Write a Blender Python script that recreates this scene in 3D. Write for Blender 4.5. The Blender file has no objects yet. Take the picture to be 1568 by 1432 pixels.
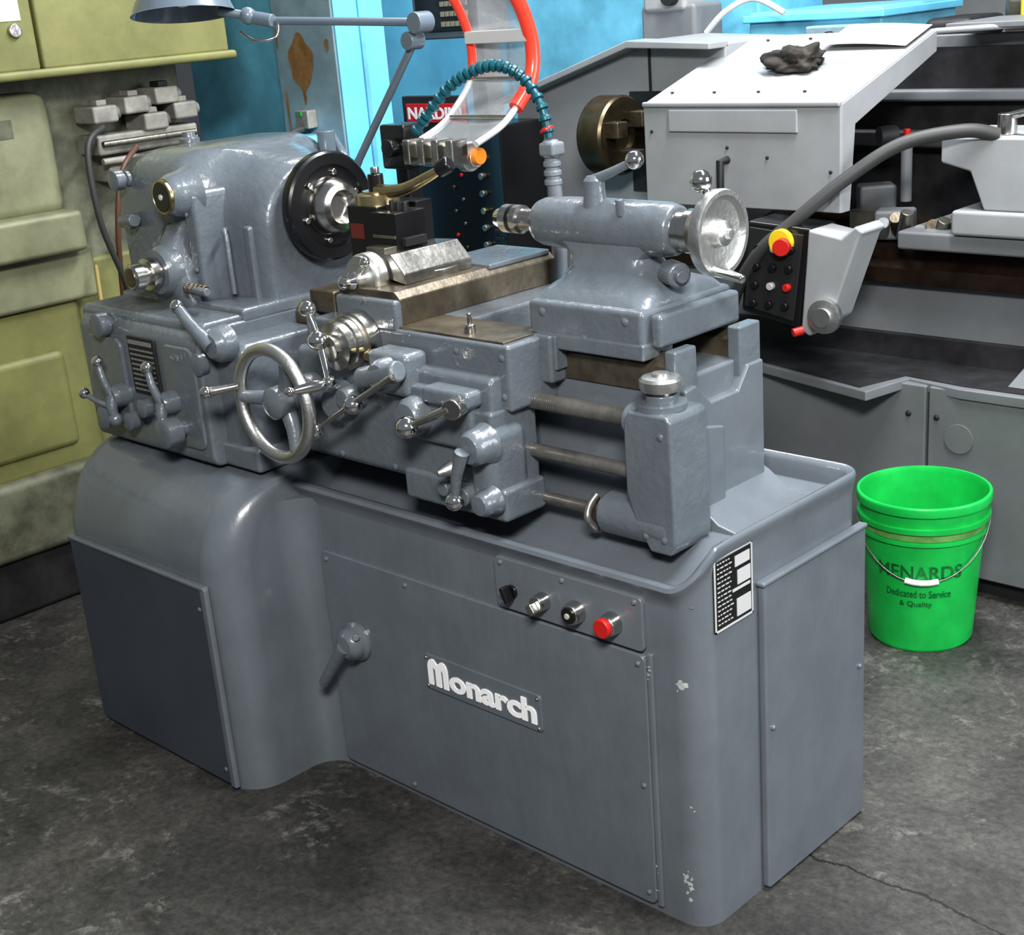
import bpy, bmesh, math, random
from mathutils import Matrix, Vector, noise
random.seed(4)
K=0.757            # build units -> metres
sc=bpy.context.scene
COL=sc.collection
# ---------------------------------------------------------------- materials
def nodes(name):
    m=bpy.data.materials.new(name); m.use_nodes=True
    nt=m.node_tree; b=nt.nodes["Principled BSDF"]
    return m,nt,b
def mat(name,col,rough=.4,metal=0.,spec=.5,coat=0.,bump=0.,bscale=30.,var=0.,vscale=4.,col2=None,rvar=0.,trans=0.,alpha=1.,stretch=None):
    m,nt,b=nodes(name)
    b.inputs['Base Color'].default_value=(*col,1); b.inputs['Roughness'].default_value=rough
    b.inputs['Metallic'].default_value=metal; b.inputs['Specular IOR Level'].default_value=spec
    b.inputs['Coat Weight'].default_value=coat; b.inputs['Coat Roughness'].default_value=.07
    b.inputs['Transmission Weight'].default_value=trans; b.inputs['Alpha'].default_value=alpha
    tc=nt.nodes.new('ShaderNodeTexCoord')
    if var>0 or col2:
        n=nt.nodes.new('ShaderNodeTexNoise'); n.inputs['Scale'].default_value=vscale; n.inputs['Detail'].default_value=8
        n.inputs['Roughness'].default_value=.65
        nt.links.new(tc.outputs['Object'],n.inputs['Vector'])
        r=nt.nodes.new('ShaderNodeValToRGB'); r.color_ramp.elements[0].position=.38; r.color_ramp.elements[1].position=.66
        c2=col2 if col2 else tuple(min(1,c*(1+var)) for c in col)
        c1=col if col2 else tuple(c*(1-var) for c in col)
        r.color_ramp.elements[0].color=(*c1,1); r.color_ramp.elements[1].color=(*c2,1)
        nt.links.new(n.outputs['Fac'],r.inputs['Fac']); nt.links.new(r.outputs['Color'],b.inputs['Base Color'])
    if bump>0:
        n2=nt.nodes.new('ShaderNodeTexNoise'); n2.inputs['Scale'].default_value=bscale; n2.inputs['Detail'].default_value=3
        if stretch:
            mp=nt.nodes.new('ShaderNodeMapping'); mp.inputs['Scale'].default_value=stretch
            nt.links.new(tc.outputs['Object'],mp.inputs['Vector']); nt.links.new(mp.outputs['Vector'],n2.inputs['Vector'])
        else: nt.links.new(tc.outputs['Object'],n2.inputs['Vector'])
        bp=nt.nodes.new('ShaderNodeBump'); bp.inputs['Strength'].default_value=bump; bp.inputs['Distance'].default_value=.004
        nt.links.new(n2.outputs['Fac'],bp.inputs['Height']); nt.links.new(bp.outputs['Normal'],b.inputs['Normal'])
        if coat>0: nt.links.new(bp.outputs['Normal'],b.inputs['Coat Normal'])
    return m
PAINT=mat("gray_enamel",(.140,.158,.178),.30,coat=.5,bump=.20,bscale=34,var=.07,vscale=6,stretch=(1,1,.3))
PAINTR=mat("gray_enamel_cast",(.126,.145,.163),.29,coat=.55,bump=.42,bscale=44,var=.09,vscale=8)
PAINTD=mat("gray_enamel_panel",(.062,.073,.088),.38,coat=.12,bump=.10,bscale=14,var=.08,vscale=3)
STEEL=mat("steel",(.62,.60,.56),.22,1,bump=.1,bscale=60,var=.12,vscale=10)
CHROME=mat("chrome",(.8,.79,.76),.10,1)
ALU=mat("cast_aluminium",(.66,.66,.64),.38,1,bump=.2,bscale=80)
WORN=mat("worn_steel",(.16,.13,.095),.38,.8,var=.4,vscale=12,bump=.2,bscale=60)
ROD=mat("oiled_rod",(.26,.25,.23),.34,.65,var=.25,vscale=14)
SLIDE=mat("slide_steel",(.30,.285,.245),.35,.9,var=.25,vscale=10,bump=.2,bscale=50)
SLIDEP=mat("ground_steel",(.40,.39,.36),.27,.95,var=.3,vscale=16,bump=.15,bscale=50)
SLIDEB=mat("worn_slide_side",(.17,.145,.11),.36,.7,var=.35,vscale=9,bump=.2,bscale=50)
BRASS=mat("brass",(.60,.49,.28),.28,1,var=.2,vscale=14)
BLACK=mat("black_oxide",(.012,.012,.013),.28,.1,coat=.2)
BLACKM=mat("matte_black",(.02,.02,.021),.6)
RED=mat("red_plastic",(.50,.02,.015),.35)
REDS=mat("red_sign",(.62,.015,.02),.5)
WHITE=mat("white_paint",(.95,.95,.95),.5)
SILV=mat("silver_label",(.7,.7,.7),.35,.3)
GREEN=mat("green_plastic",(.012,.48,.085),.38,var=.15,vscale=6,bump=.2,bscale=14)
GREEN2=mat("green_plastic_rim",(.16,.36,.10),.5,var=.3,vscale=10)
BLUEP=mat("sky_blue_paint",(.16,.47,.64),.45,var=.2,vscale=4)
BLUEB=mat("bright_blue_paint",(.17,.58,.84),.45,var=.10,vscale=4)  # cabinet blue; on the column side plate it carries painted light
PALE=mat("pale_blue_paint",(.27,.39,.45),.5,var=.2,vscale=5)
RUST=mat("rust",(.22,.11,.03),.8,col2=(.33,.20,.09),vscale=14)
OLIVE=mat("olive_paint",(.195,.195,.075),.5,var=.16,vscale=4,bump=.2)
OLIVE2=mat("pale_olive_paint",(.235,.24,.15),.5,var=.2,vscale=5,bump=.2)
OLIVED=mat("grimy_gray_green",(.14,.145,.10),.6,var=.4,vscale=7)
LG=mat("light_gray_paint",(.32,.33,.34),.42,var=.09,vscale=3,bump=.12,bscale=12)
LG2=mat("mid_gray_paint",(.175,.183,.192),.45,var=.1,vscale=3)
DG=mat("dark_gray_mottled",(.024,.024,.026),.55,var=.5,vscale=6)  # mottled dark gray for dark parts and for painted shade in the tray
BROWN=mat("oily_way",(.045,.028,.02),.3,.5,var=.4,vscale=8)
RUB=mat("rubber_cable",(.05,.05,.05),.55)
TEAL=mat("teal_plastic",(.01,.085,.11),.35)
HGRAY=mat("hose_gray",(.17,.19,.21),.4)
REDT=mat("red_translucent",(.85,.07,.04),.25)
ORANGE=mat("orange_plastic",(.8,.25,.02),.4)
YEL=mat("yellow_plastic",(.85,.62,.03),.4)
CARD=mat("brown_fibreboard",(.13,.08,.05),.8,var=.3)
RAG=mat("oily_rag",(.012,.011,.010),.75,col2=(.05,.038,.03),vscale=20)
PAPER=mat("paper",(.62,.60,.50),.8)
LAMPM=mat("lamp_gray",(.13,.165,.20),.28,coat=.5)
PLEXI=mat("clear_plastic",(.55,.58,.59),.10,spec=1,coat=1,alpha=.58,col2=(.38,.40,.41),vscale=9)
def floor_mat():
    m,nt,b=nodes("stained_concrete"); tc=nt.nodes.new('ShaderNodeTexCoord'); L=nt.links.new
    def N(s,d,r=.6,dist=0):
        n=nt.nodes.new('ShaderNodeTexNoise'); n.inputs['Scale'].default_value=s;n.inputs['Detail'].default_value=d;n.inputs['Roughness'].default_value=r;n.inputs['Distortion'].default_value=dist
        L(tc.outputs['Object'],n.inputs['Vector']);return n
    def ramp(n,p0,c0,p1,c1,out='Fac'):
        r=nt.nodes.new('ShaderNodeValToRGB');e=r.color_ramp.elements
        e[0].position=p0;e[1].position=p1;e[0].color=(*c0,1);e[1].color=(*c1,1);L(n.outputs[out],r.inputs['Fac']);return r
    def mix(a,bb,fac,t='MIX'):
        x=nt.nodes.new('ShaderNodeMixRGB');x.blend_type=t
        L(a.outputs['Color'],x.inputs[1]);L(bb.outputs['Color'],x.inputs[2])
        if isinstance(fac,float): x.inputs[0].default_value=fac
        else: L(fac.outputs['Color'],x.inputs[0])
        return x
    def M(op,a,bv):
        x=nt.nodes.new('ShaderNodeMath');x.operation=op
        for i,q in enumerate((a,bv)):
            if q is None: continue
            if isinstance(q,(int,float)): x.inputs[i].default_value=q
            else: L(q,x.inputs[i])
        return x.outputs[0]
    a=ramp(N(1.9,10,.74,.3),.36,(.026,.0255,.024),.64,(.088,.084,.078))
    f=ramp(N(55,6,.8),.35,(.55,.55,.55),.7,(1.45,1.45,1.45))
    m1=mix(a,f,1.0,'MULTIPLY')
    w=ramp(N(2.9,12,.78,.8),.50,(0,0,0),.58,(1,1,1))
    w2=ramp(N(19,9,.8,.4),.50,(0,0,0),.60,(.8,.8,.8))
    wm=mix(w,w2,1.0,'MULTIPLY')
    cw=nt.nodes.new('ShaderNodeRGB');cw.outputs[0].default_value=(.185,.178,.162,1)
    m2=mix(m1,cw,wm)
    dk=ramp(N(4.3,9,.7,.5),.60,(0,0,0),.68,(.7,.7,.7))
    cd=nt.nodes.new('ShaderNodeRGB');cd.outputs[0].default_value=(.014,.013,.012,1)
    m2=mix(m2,cd,dk)
    sx=nt.nodes.new('ShaderNodeSeparateXYZ');L(tc.outputs['Object'],sx.inputs[0])
    nn=M('MULTIPLY',M('SUBTRACT',N(5,8,.7).outputs['Fac'],.5),.09)
    dd=M('ABSOLUTE',M('ADD',M('SUBTRACT',sx.outputs['Y'],.30),nn),None)
    line=M('LESS_THAN',dd,.003)
    xx=nt.nodes.new('ShaderNodeMixRGB');L(line,xx.inputs[0]);L(m2.outputs['Color'],xx.inputs[1]);xx.inputs[2].default_value=(.012,.012,.012,1)
    L(xx.outputs['Color'],b.inputs['Base Color'])
    r=ramp(N(2.2,6),.35,(.42,.42,.42),.7,(.8,.8,.8));L(r.outputs['Color'],b.inputs['Roughness'])
    bp=nt.nodes.new('ShaderNodeBump');bp.inputs['Strength'].default_value=.35;bp.inputs['Distance'].default_value=.004
    L(N(30,8).outputs['Fac'],bp.inputs['Height']);L(bp.outputs['Normal'],b.inputs['Normal'])
    return m
FLOOR=floor_mat()
# ---------------------------------------------------------------- helpers
CUR=None
def root(name):
    global CUR
    e=bpy.data.objects.new(name,None); COL.objects.link(e); e.scale=(K,K,K); e.empty_display_size=.1; CUR=e; return e
def link(name,me,m,sharp=40,wn=True):
    me.name=name
    o=bpy.data.objects.new(name,me); COL.objects.link(o); o.parent=CUR
    if m: me.materials.append(m)
    for p in me.polygons: p.use_smooth=True
    me.set_sharp_from_angle(angle=math.radians(sharp))
    if wn:
        w=o.modifiers.new("wn",'WEIGHTED_NORMAL'); w.keep_sharp=True
    return o
def from_bm(name,bm,m,bev=0,seg=3,sharp=40,wn=True,limit=30):
    bmesh.ops.recalc_face_normals(bm,faces=bm.faces[:])
    if bev>0:
        es=[e for e in bm.edges if len(e.link_faces)==2 and e.calc_face_angle(0)>math.radians(limit)]
        bmesh.ops.bevel(bm,geom=es,offset=bev,segments=seg,profile=.5,affect='EDGES',clamp_overlap=True)
    me=bpy.data.meshes.new(name); bm.to_mesh(me); bm.free()
    return link(name,me,m,sharp,wn)
def box(name,x0,x1,y0,y1,z0,z1,m,bev=.006,seg=3,rot=None):
    bm=bmesh.new()
    c=Vector(((x0+x1)/2,(y0+y1)/2,(z0+z1)/2))
    M=Matrix.Diagonal((abs(x1-x0),abs(y1-y0),abs(z1-z0),1))
    bmesh.ops.create_cube(bm,size=1,matrix=M)
    if bev>0:
        b=min(bev,.45*min(abs(x1-x0),abs(y1-y0),abs(z1-z0)))
        bmesh.ops.bevel(bm,geom=bm.edges[:],offset=b,segments=seg,profile=.5,affect='EDGES')
    T=Matrix.Translation(c)
    if rot: T=T@Matrix.Rotation(math.radians(rot[1]),4,rot[0])
    bm.transform(T)
    return from_bm(name,bm,m)
def frame(d):
    d=Vector(d).normalized(); up=Vector((0,0,1)) if abs(d.z)<.9 else Vector((1,0,0))
    a=d.cross(up).normalized(); b=d.cross(a).normalized(); return d,a,b
def rev(name,o,d,prof,m,seg=40,sharp=35,caps=True):
    """surface of revolution; prof=[(t,r)] along d from o"""
    o=Vector(o); d,a,b=frame(d); bm=bmesh.new(); rings=[]
    for t,r in prof:
        if r<=1e-6: rings.append([bm.verts.new(o+d*t)])
        else: rings.append([bm.verts.new(o+d*t+(a*math.cos(2*math.pi*i/seg)+b*math.sin(2*math.pi*i/seg))*r) for i in range(seg)])
    for A,B in zip(rings,rings[1:]):
        for i in range(seg):
            j=(i+1)%seg
            if len(A)==1 and len(B)==1: continue
            if len(A)==1: bm.faces.new((A[0],B[i],B[j]))
            elif len(B)==1: bm.faces.new((A[i],A[j],B[0]))
            else: bm.faces.new((A[i],A[j],B[j],B[i]))
    if caps:
        for R in (rings[0],rings[-1]):
            if len(R)>1: bm.faces.new(R)
    return from_bm(name,bm,m,sharp=sharp)
def cyl(name,p0,p1,r,m,r1=None,bev=.003,seg=32):
    p0=Vector(p0);p1=Vector(p1);L=(p1-p0).length; r1=r if r1 is None else r1
    b=min(bev,L*.3,r*.5,r1*.5)
    return rev(name,p0,p1-p0,[(0,r-b),(b*.3,r-b*.3),(b,r),(L-b,r1),(L-b*.3,r1-b*.3),(L,r1-b)],m,seg,sharp=50)
def sph(name,c,r,m,s=(1,1,1),seg=24):
    bm=bmesh.new(); bmesh.ops.create_uvsphere(bm,u_segments=seg,v_segments=seg//2,radius=r,matrix=Matrix.Translation(Vector(c))@Matrix.Diagonal((*s,1)))
    return from_bm(name,bm,m,wn=False)
def prism(name,poly,axis,a0,a1,m,bev=.006,seg=3,limit=30):
    bm=bmesh.new()
    def P(p,t):
        if axis=='x': return (t,p[0],p[1])
        if axis=='y': return (p[0],t,p[1])
        return (p[0],p[1],t)
    A=[bm.verts.new(P(p,a0)) for p in poly];B=[bm.verts.new(P(p,a1)) for p in poly]
    n=len(poly)
    bm.faces.new(A);bm.faces.new(B)
    for i in range(n): bm.faces.new((A[i],A[(i+1)%n],B[(i+1)%n],B[i]))
    return from_bm(name,bm,m,bev,seg,limit=limit)
def loft(name,rings,m,cap=True,closed=True,sharp=45,wn=True):
    bm=bmesh.new(); R=[[bm.verts.new(p) for p in r] for r in rings]; n=len(R[0])
    for A,B in zip(R,R[1:]):
        for i in range(n if closed else n-1):
            j=(i+1)%n; bm.faces.new((A[i],A[j],B[j],B[i]))
    if cap: bm.faces.new(R[0]); bm.faces.new(R[-1])
    return from_bm(name,bm,m,sharp=sharp,wn=wn)
def rrect(a0,a1,b0,b1,r,n=8):
    """rounded rect; r scalar or 4 radii (a1b1, a0b1, a0b0, a1b0)"""
    rr=[r]*4 if not isinstance(r,(list,tuple)) else r
    out=[]
    for k,(ca,cb,s) in enumerate([(a1,b1,0),(a0,b1,90),(a0,b0,180),(a1,b0,270)]):
        q=rr[k]; ox=ca-q if ca==a1 else ca+q; oy=cb-q if cb==b1 else cb+q
        for i in range(n+1):
            t=math.radians(s+90*i/n); out.append((ox+q*math.cos(t),oy+q*math.sin(t)))
    return out
def smooth(pts,n=10):
    P=[Vector(p) for p in pts]; out=[]
    for i in range(len(P)-1):
        p0=P[max(i-1,0)];p1=P[i];p2=P[i+1];p3=P[min(i+2,len(P)-1)]
        for k in range(n):
            t=k/n
            out.append(.5*((2*p1)+(-p0+p2)*t+(2*p0-5*p1+4*p2-p3)*t*t+(-p0+3*p1-3*p2+p3)*t**3))
    out.append(P[-1]); return out
def tube(name,pts,r,m,sm=True,seg=12,n=8):
    P=smooth(pts,n) if sm else [Vector(p) for p in pts]
    rings=[]; d,a,b=frame(P[1]-P[0])
    for i,p in enumerate(P):
        t=(P[min(i+1,len(P)-1)]-P[max(i-1,0)]).normalized()
        a=(a-t*a.dot(t)).normalized(); b=t.cross(a)
        rad=r(i/(len(P)-1)) if callable(r) else r
        rings.append([p+(a*math.cos(2*math.pi*k/seg)+b*math.sin(2*math.pi*k/seg))*rad for k in range(seg)])
    return loft(name,rings,m,sharp=60,wn=False)
def torus(name,c,d,R,r,m,s1=56,s2=14):
    c=Vector(c);d,a,b=frame(d); bm=bmesh.new(); V=[]
    for i in range(s1):
        t=2*math.pi*i/s1; e=a*math.cos(t)+b*math.sin(t)
        V.append([bm.verts.new(c+e*(R+r*math.cos(2*math.pi*j/s2))+d*r*math.sin(2*math.pi*j/s2)) for j in range(s2)])
    for i in range(s1):
        for j in range(s2):
            bm.faces.new((V[i][j],V[(i+1)%s1][j],V[(i+1)%s1][(j+1)%s2],V[i][(j+1)%s2]))
    return from_bm(name,bm,m,wn=False)
def text(name,body,fn,m,width,height,bold=.0,depth=.002):
    """text built as a mesh; fn maps (u,v,w) -> world"""
    cu=bpy.data.curves.new(name,'FONT'); cu.body=body; cu.extrude=.5; cu.offset=bold; cu.resolution_u=4
    o=bpy.data.objects.new(name,cu); COL.objects.link(o); bpy.context.view_layer.update()
    me=bpy.data.meshes.new_from_object(o.evaluated_get(bpy.context.evaluated_depsgraph_get()))
    bpy.data.objects.remove(o)
    xs=[v.co.x for v in me.vertices];ys=[v.co.y for v in me.vertices]
    x0,x1,y0,y1=min(xs),max(xs),min(ys),max(ys)
    for v in me.vertices:
        v.co=Vector(fn((v.co.x-x0)/(x1-x0)*width,(v.co.y-y0)/(y1-y0)*height,(v.co.z)*depth*2))
    return link(name,me,m,30,False)
def screws(pts,d,m=PAINT,r=.007):
    for i,p in enumerate(pts):
        p=Vector(p);D=Vector(d).normalized()
        rev("screw_%d"%i,p-D*.002,D,[(0,r),(.003,r),(.006,r*.6),(.007,0)],m,14)
# ================================================================ LATHE
root("lathe")
ZR=.83
# --- base cabinet body
base=rrect(-1.45,0,0,.63,[.05,.02,.02,.065])
prism("cabinet_body",base,'z',0.0,.775,PAINT,bev=.0)
# pan wall with rolled lip following the cabinet outline
def pathpts():
    out=[]
    for i in range(14): out.append((-1.48+i*(1.48-.065)/13,0,0,-1))
    for i in range(1,10):
        t=math.radians(-90+90*i/9); out.append((-.065+.065*math.cos(t),.065+.065*math.sin(t),math.cos(t),math.sin(t)))
    for i in range(1,12): out.append((0,.065+i*(.58-.065)/11,1,0))
    for i in range(1,8):
        t=math.radians(90*i/7); out.append((-.05+.05*math.cos(t),.58+.05*math.sin(t),math.cos(t),math.sin(t)))
    for i in range(1,14): out.append((-.05-i*1.5/13,.63,0,1))
    return out
rings=[]
PP=pathpts()
for k,(x,y,nx,ny) in enumerate(PP):
    s=max(0,min(1,(k-13)/10)); s=s*s*(3-2*s)
    zt=ZR+.080*s; w=1-.55*s
    prof=[(0,.775),(0,zt-.055),(.003,zt-.035),(.014*w,zt-.022),(.020*w,zt-.010),(.016*w,zt-.001),(.006*w,zt+.002),(-.006,zt-.001),(-.014,zt-.012),(-.020,zt-.04),(-.024,.775)]
    rings.append([(x+nx*o,y+ny*o,z) for o,z in prof])
loft("chip_pan_wall",rings,PAINT,cap=True)
# pan floor, sloping
bm=bmesh.new()
g=[[bm.verts.new((x,y,z)) for x in (-1.9,-.02)] for y,z in ((.01,.785),(.10,.79),(.19,.855),(.62,.862))]
for A,B in zip(g,g[1:]): bm.faces.new((A[0],A[1],B[1],B[0]))
from_bm("chip_pan_floor",bm,PAINT)
# --- left pedestal
rings=[]
lv=[(0,-.28),(.2,-.28),(.4,-.28),(.56,-.28)]
for i in range(1,13):
    a=math.radians(90*i/12); lv.append((.60+.255*math.sin(a),-.28+.20*(1-math.cos(a))))
lv.append((.862,-.03)); lv.append((.868,.03))
for z,yf in lv:
    rings.append([(p[0],p[1],z) for p in rrect(-2.10,-1.305,yf,.625,[.03,.03,.07,.10],10)])
loft("headstock_pedestal",rings,PAINT)
# cove between pedestal and front
cv=[(-1.32,-.10)]+[(-1.305+.075-.075*math.cos(math.radians(t)),-.085+.085*math.sin(math.radians(t))) for t in range(0,91,9)]+[(-1.22,.02),(-1.32,.02)]
prism("cove",cv,'z',0,.79,PAINT,bev=0)
prism("pedestal_door",rrect(-2.055,-1.385,.015,.600,.012),'y',-.294,-.278,PAINTD,bev=.004,limit=60)
box("pedestal_door_frame",-1.392,-1.366,-.297,-.279,.01,.605,PAINT,.006)
box("pedestal_door_top",-2.06,-1.37,-.298,-.277,.597,.610,PAINT,.005)
# --- front panels
prism("front_cover",rrect(-1.235,-.135,.02,.652,.02),'y',-.011,.005,PAINT,bev=.004,limit=60)
prism("control_plate",rrect(-.572,-.135,.660,.788,.015),'y',-.013,.005,PAINT,bev=.004,limit=60)
box("front_edge_bead",-.135,-.118,-.010,.004,.02,.66,PAINT,.005)
screws([(-1.21,-.012,.63),(-.9,-.012,.63),(-.155,-.012,.63),(-.155,-.012,.05),(-.155,-.012,.33),(-.95,-.012,.04),(-.55,-.014,.775),(-.155,-.014,.775),(-.55,-.014,.675),(-.36,-.014,.775)],(0,-1,0))
screws([(-1.405,-.294,.54),(-1.405,-.294,.06)],(0,-1,0),PAINT)
# --- end cover
prism("end_cover",rrect(.212,.628,.004,.773,.012),'x',-.002,.018,PAINT,bev=.006,limit=60)
box("end_cover_cap",-.002,.022,.205,.63,.768,.780,PAINT,.005)
screws([(.02,.235,.42),(.02,.60,.42)],(1,0,0),PAINT)
# --- data plate
box("data_plate",-.001,.003,.055,.190,.716,.882,BLACK,.001)
for nm,(a,b,c,d) in {"e1":(.055,.190,.716,.720),"e2":(.055,.190,.878,.882),"e3":(.055,.059,.716,.882),"e4":(.186,.190,.716,.882)}.items():
    box("plate_edge_"+nm,.0025,.0045,a,b,c,d,SILV,0)
for i,(a,b,c,d) in enumerate([(.128,.180,.842,.866),(.136,.182,.800,.832),(.118,.180,.788,.794),(.132,.182,.728,.768)]):
    box("plate_field_%d"%i,.0025,.0045,a,b,c,d,SILV,0)
for i in range(14):
    z=.868-i*.0105; y=.066
    while y<.112:
        l=random.uniform(.004,.012); box("plate_text_%d"%i,.0025,.0040,y,y+l,z-.0012,z+.0012,SILV,0); y+=l+.004
# --- controls on front
for i,x in enumerate((-.518,-.42,-.32,-.217)):
    if i==0: cyl("selector_base",(x,-.012,.709),(x,-.020,.709),.017,BLACK); box("selector_knob",x-.007,x+.007,-.045,-.02,.690,.728,BLACK,.004,rot=('Y',-25))
    else: cyl("button_collar_%d"%i,(x,-.012,.711),(x,-.042,.711),.027 if i!=1 else .022,STEEL,r1=.024 if i!=1 else .019)
box("toggle_lever",-.432,-.412,-.060,-.04,.690,.716,STEEL,.004,rot=('Y',-35))
cyl("black_button",(-.32,-.04,.711),(-.32,-.046,.711),.019,BLACK); cyl("black_button_core",(-.32,-.044,.711),(-.32,-.05,.711),.007,mat("cream",(.4,.42,.36),.4))
cyl("red_button",(-.217,-.04,.711),(-.217,-.056,.711),.022,RED)
# badge
prism("badge_plate",rrect(-.852,-.452,.362,.460,.012),'y',-.016,-.009,PAINT,bev=.002,limit=60)
screws([(-.842,-.016,.450),(-.462,-.016,.450),(-.842,-.016,.372),(-.462,-.016,.372)],(0,-1,0),STEEL,.005)
out=[(0,.0),(0,.045)]+[(.017-.017*math.cos(math.radians(t)),.045+.024*math.sin(math.radians(t))) for t in range(10,160,15)]+[(.034,.060)]+[(.051-.017*math.cos(math.radians(t)),.045+.024*math.sin(math.radians(t))) for t in range(25,171,15)]+[(.068,.045),(.068,0),(.052,0),(.052,.042),(.048,.048),(.044,.042),(.044,0),(.026,0),(.026,.042),(.021,.048),(.016,.042),(.016,0)]
prism("badge_capital",[(-.838+1.05*u,.378+1.05*v) for u,v in out],'y',-.019,-.015,WHITE,bev=0)
text("badge_lettering","onarch",lambda u,v,w:(-.762+u,-.017-w,.380+v),WHITE,.295,.062,bold=.035,depth=.002)
# crank on front cover
rev("crank_boss",(-1.118,-.008,.417),(0,-1,0),[(0,.055),(.012,.055),(.02,.047),(.035,.045),(.045,.040),(.055,.030),(.06,0)],PAINTR)
tube("crank_arm",[(-1.118,-.06,.415),(-1.16,-.065,.36),(-1.215,-.07,.285)],lambda t:.020-.006*t,PAINTR)
cyl("crank_pin",(-1.10,-.03,.44),(-1.075,-.05,.452),.010,PAINTR)
# paint chips exposing primer on the rounded corner and rim
CHIP=mat("bare_primer",(.42,.47,.44),.6,var=.3,vscale=40)
def chip(name,c,n,r):
    bm=bmesh.new();c=Vector(c);d,a,b=frame(n)
    vs=[bm.verts.new(c+d*.0012+(a*math.cos(t*.6283)+b*math.sin(t*.6283))*r*random.uniform(.4,1.2)) for t in range(10)]
    bm.faces.new(vs); from_bm(name,bm,CHIP,wn=False)
def corner(a):
    t=math.radians(a); return (-.065+.065*math.cos(t),.065+.065*math.sin(t)),(math.cos(t),math.sin(t),0)
for i,(a,z,r) in enumerate(((-78,.606,.012),(-76,.598,.006),(-70,.607,.009),(-84,.590,.004),(-80,.128,.010),(-84,.115,.007),(-76,.112,.009),(-72,.098,.007),(-80,.085,.005),(-86,.131,.004),(-70,.125,.005),(-77,.143,.003),(-74,.07,.006),(-60,.30,.003),(-66,.31,.004))):
    (x,y),n=corner(a); chip("chip_%d"%i,(x,y,z),n,r)
for i in range(12): chip("chip_front_%d"%i,(-.127+random.uniform(-.006,.004),-.0105,random.choice((.06,.12,.08,.2,.62,.62))+random.uniform(-.02,.02)),(0,-1,0),random.uniform(.002,.004))
# --- gear box (feed box)
prism("feed_box",rrect(-.125,.25,.865,1.235,[.01,.05,.03,.01]),'x',-2.085,-1.49,PAINTR,bev=.014,limit=60)
prism("feed_box_shelf",rrect(-.10,.6,1.18,1.25,.02),'x',-2.10,-1.50,PAINTR,bev=.01,limit=60)
prism("feed_box_step",rrect(-.075,.2,.90,1.20,.03),'x',-1.50,-1.375,PAINTR,bev=.014,limit=60)
box("feed_box_foot",-1.52,-1.34,-.09,.1,.865,.93,PAINTR,.012)
prism("feed_box_panel_l",rrect(-2.04,-1.86,.93,1.18,.03),'y',-.135,-.12,PAINTR,bev=.006,limit=60)
prism("feed_box_panel_r",rrect(-1.66,-1.51,.91,1.19,.03),'y',-.133,-.12,PAINTR,bev=.006,limit=60)
box("index_plate",-1.822,-1.688,-.133,-.124,1.035,1.195,BLACKM,.003)
IP=mat("index_print",(.22,.22,.2),.5)
for i in range(9):
    x=-1.812
    while x<-1.70:
        l=random.uniform(.006,.018); box("index_row_%d"%i,x,min(x+l,-1.698),-.1345,-.132,1.045+i*.014,1.050+i*.014,IP,0); x+=l+.004
box("index_head",-1.815,-1.70,-.1345,-.132,1.174,1.186,IP,0)
def knob(name,x,z,y0=-.12,L=.06,r=.030,m=STEEL):
    rev(name,(x,y0,z),(0,-1,0),[(0,r*.8),(.01,r*.8),(.012,r*.55),(L*.4,r*.55),(L*.45,r),(L*.95,r),(L,r*.85),(L+.004,0)],m,28)
knob("selector_a",-1.93,1.215,-.10,.06,.034,PAINTR); knob("selector_b",-1.945,.952,-.12,.06,.032,PAINTR)
knob("selector_c",-1.745,1.005,-.12,.05,.026,PAINTR); knob("selector_d",-1.60,.965,-.12,.085,.040,PAINTR)
knob("selector_e",-1.83,.955,-.12,.05,.026,PAINTR)
def lever(name,p0,p1,r=.009,ball=.018,m=PAINTR,mb=CHROME,r2=None):
    tube(name+"_arm",[p0,((p0[0]+p1[0])/2,(p0[1]+p1[1])/2-.006,(p0[2]+p1[2])/2),p1],lambda t:r*(1.5-.6*t),m)
    sph(name+"_ball",p1,ball,mb)
for nm,x,z,dx in (("ratio_lever_a",-1.885,1.02,.03),("ratio_lever_b",-1.63,1.035,-.02)):
    rev(nm+"_hub",(x,-.12,z),(0,-1,0),[(0,.034),(.04,.032),(.055,.024),(.06,0)],PAINTR)
    lever(nm+"_up",(x,-.17,z),(x-.03,-.18,z+.10),.009,.017)
    lever(nm+"_dn",(x,-.17,z),(x+.015,-.18,z-.06),.013,.02,mb=PAINTR)
lever("ratio_lever_c",(-1.92,-.16,.985),(-1.985,-.20,1.025),.007,.016)
rev("change_hub",(-1.43,-.07,1.205),(0,-1,0),[(0,.050),(.03,.046),(.04,.042),(.055,.03),(.06,0)],PAINTR)
lever("change_lever",(-1.43,-.12,1.205),(-1.545,-.13,1.300),.015,.019,mb=CHROME)
rev("quadrant_hub",(-1.50,-.11,1.15),(0,-1,0),[(0,.03),(.02,.03),(.03,0)],PAINTR)
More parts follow.
